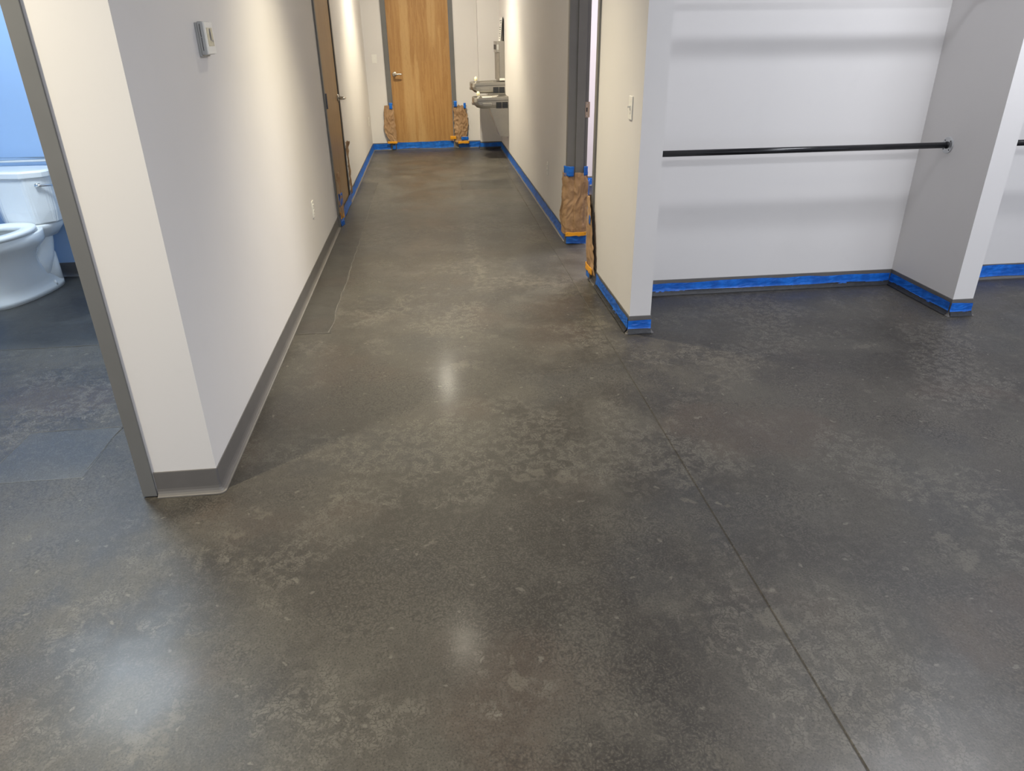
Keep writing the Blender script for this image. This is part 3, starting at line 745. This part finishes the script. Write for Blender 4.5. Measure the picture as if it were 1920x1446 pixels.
# ---------------------------------------------------------------- toilet
TX = -2.690
def egg(cx, cyb, cyf, hw, z, n=40, pw=2.3):
    """egg outline: flat-ish back at y=cyb, rounded front at y=cyf"""
    pts = []
    cm = cyb + (cyf - cyb) * 0.42
    for i in range(n):
        a = 2 * math.pi * i / n
        s, c = math.sin(a), math.cos(a)
        if c >= 0:   # front half
            y = cm + (cyf - cm) * c; x = cx + hw * s
        else:
            q = abs(c) ** (2 / pw); y = cm + (cyb - cm) * q; x = cx + hw * (abs(s) ** (2 / (pw + 0.6))) * (1 if s > 0 else -1)
        pts.append((x, y, z))
    return pts
t = thing('toilet', (TX, 5.15, 0.0), 'white two-piece toilet with its tank against the blue wall', 'toilet')
bm = bmesh.new()
Rg = [egg(TX, 5.19, 4.575, 0.118, 0.002), egg(TX, 5.19, 4.575, 0.118, 0.034), egg(TX, 5.17, 4.585, 0.106, 0.052), egg(TX, 5.08, 4.59, 0.104, 0.10), egg(TX, 5.00, 4.59, 0.108, 0.20), egg(TX, 4.98, 4.585, 0.122, 0.27),
      egg(TX, 5.02, 4.555, 0.152, 0.325), egg(TX, 5.06, 4.52, 0.176, 0.355), egg(TX, 5.06, 4.505, 0.186, 0.375), egg(TX, 5.06, 4.50, 0.188, 0.418), egg(TX, 5.06, 4.505, 0.182, 0.426),
      egg(TX, 4.98, 4.56, 0.125, 0.426), egg(TX, 4.96, 4.59, 0.110, 0.38), egg(TX, 4.92, 4.66, 0.07, 0.26)]
loft(bm, Rg)
bowl = link('bowl', bm, 'porcelain', t, True)
bm = bmesh.new()   # rear deck
loft(bm, [egg(TX, 5.235, 5.02, 0.100, 0.34, 32, pw=4), egg(TX, 5.245, 4.98, 0.150, 0.395, 32, pw=4), egg(TX, 5.25, 4.97, 0.165, 0.425, 32, pw=4), egg(TX, 5.245, 4.98, 0.160, 0.436, 32, pw=4)])
link('bowl_deck', bm, 'porcelain', bowl, True)
bm = bmesh.new()
tube(bm, [(TX, 4.95, 0.10), (TX, 5.03, 0.17), (TX, 5.09, 0.23), (TX, 5.13, 0.30), (TX, 5.13, 0.40)], [0.090, 0.092, 0.090, 0.082, 0.095], 28)
tube(bm, [(TX, 5.11, 0.02), (TX, 5.115, 0.12), (TX, 5.12, 0.22), (TX, 5.125, 0.28)], [0.088, 0.084, 0.080, 0.05], 28)
link('trapway', bm, 'porcelain', bowl, True)
for s_ in (-1, 1):
    bm = bmesh.new(); tube(bm, [(TX + s_ * 0.104, 5.02, 0.03), (TX + s_ * 0.104, 5.02, 0.056), (TX + s_ * 0.104, 5.02, 0.064)], [0.014, 0.013, 0.004], 12)
    link('bolt_cap', bm, 'porcelain', bowl, True)
# seat ring, open centre
bm = bmesh.new()
ro = lambda d, z: egg(TX, 5.015 - d, 4.485 + d, 0.190 - d, z + 0.024, 48, pw=2.0)
ri = lambda d, z: egg(TX, 4.91 + d, 4.58 - d, 0.105 + d, z + 0.024, 48)
loops = [ro(0.010, 0.402), ro(0.0, 0.410), ro(0.004, 0.432), ro(0.016, 0.434), ri(0.012, 0.432), ri(0.0, 0.422), ri(0.006, 0.404)]
R = [[bm.verts.new(p) for p in r] for r in loops]
for A, B in zip(R, R[1:] + R[:1]):
    for j in range(48): bm.faces.new((A[j], A[(j + 1) % 48], B[(j + 1) % 48], B[j]))
link('seat', bm, 'seat', t, True)
def tank_ring(g, z):
    return [(TX - 0.20 - g, 5.255, z), (TX - 0.20 - g, 5.10, z), (TX - 0.185 - g, 5.075 - g, z), (TX - 0.115, 5.015 - g, z), (TX - 0.09, 5.005 - g, z), (TX + 0.09, 5.005 - g, z), (TX + 0.115, 5.015 - g, z),
            (TX + 0.185 + g, 5.075 - g, z), (TX + 0.20 + g, 5.10, z), (TX + 0.20 + g, 5.255, z)]
bm = bmesh.new(); loft(bm, [tank_ring(-0.02, 0.438), tank_ring(-0.008, 0.448), tank_ring(0.0, 0.52), tank_ring(0.006, 0.735)])
bmesh.ops.bevel(bm, geom=[e for e in bm.edges if abs(e.verts[0].co.z - e.verts[1].co.z) > 0.05], offset=0.008, segments=3, affect='EDGES')
tank = link('tank', bm, 'porcelain', t, False)
bm = bmesh.new(); loft(bm, [tank_ring(0.012, 0.734), tank_ring(0.018, 0.740), tank_ring(0.018, 0.768), tank_ring(0.008, 0.780)])
link('tank_lid', bm, 'porcelain', t, False)
bm = bmesh.new()
hx, hy = TX + 0.168, 5.043
tube(bm, [(hx, hy + 0.012, 0.690), (hx - 0.006, hy - 0.012, 0.690)], 0.012, 14)
tube(bm, [(hx - 0.010, hy - 0.018, 0.690), (hx + 0.015, hy - 0.004, 0.689), (hx + 0.075, hy + 0.040, 0.684)], [0.009, 0.008, 0.007], 12)
link('flush_handle', bm, 'chrome', t, True)
t.rotation_euler.z = math.radians(-9)

# grab bar on the wall behind the toilet
t = thing('grab_bar', (-2.6, BY - 0.055, 0.835), 'stainless grab bar on the blue wall above the toilet tank', 'grab bar')
zb, yb2 = 0.822, BY - 0.055
bm = bmesh.new(); tube(bm, [(-3.15, BY - 0.004, zb), (-3.15, yb2 + 0.02, zb), (-3.142, yb2 + 0.006, zb), (-3.125, yb2, zb), (-2.225, yb2, zb), (-2.208, yb2 + 0.006, zb), (-2.20, yb2 + 0.02, zb), (-2.20, BY - 0.004, zb)], 0.0175, 20)
link('bar', bm, 'chrome', t, True)
for x in (-3.15, -2.20):
    bm = bmesh.new(); tube(bm, [(x, BY - 0.001, zb), (x, BY - 0.008, zb)], [0.038, 0.036], 24); link('wall_flange', bm, 'chrome', t)

# ---------------------------------------------------------------- ceiling fixtures (the lamps themselves)
names = ['at the far end of the corridor', 'over the near part of the corridor', 'in front of the bathroom doorway', 'behind the camera']
for (x, y, _w, _d, _b, _s, lens_e), nm in zip(CANS, names):
    t = thing('recessed_downlight', (x, y, CEIL), 'round recessed downlight in the ceiling ' + nm, 'downlight', 'recessed downlights')
    bm = bmesh.new(); n = 28
    rings = [[(x + r * math.cos(2 * math.pi * i / n), y + r * math.sin(2 * math.pi * i / n), z) for i in range(n)] for r, z in ((0.095, CEIL - 0.0005), (0.093, CEIL - 0.005), (0.074, CEIL - 0.006), (0.070, CEIL - 0.001))]
    loft(bm, rings, False, False); link('trim_ring', bm, 'white_plastic', t)
    bm = bmesh.new(); tube(bm, [(x, y, CEIL - 0.0005), (x, y, CEIL - 0.003)], 0.070, 28); link('lens', bm, lens_mat(lens_e), t)
tn = ['over the right side of the open room', 'far behind the right side of the camera', 'in the bathroom', 'in the room beyond the right doorway']
for (x, y, z, sx, sy, *_), nm in zip(TROFF, tn):
    t = thing('ceiling_troffer', (x, y, z), 'flat rectangular ceiling light ' + nm, 'ceiling light', 'flat ceiling lights')
    link('frame', boxes((x - sx / 2 - 0.02, x + sx / 2 + 0.02, y - sy / 2 - 0.02, y + sy / 2 + 0.02, z - 0.018, z - 0.0005), bevel=0.002), 'white_plastic', t)
    link('diffuser', boxes((x - sx / 2, x + sx / 2, y - sy / 2, y + sy / 2, z - 0.020, z - 0.0175)), 'panel', t)
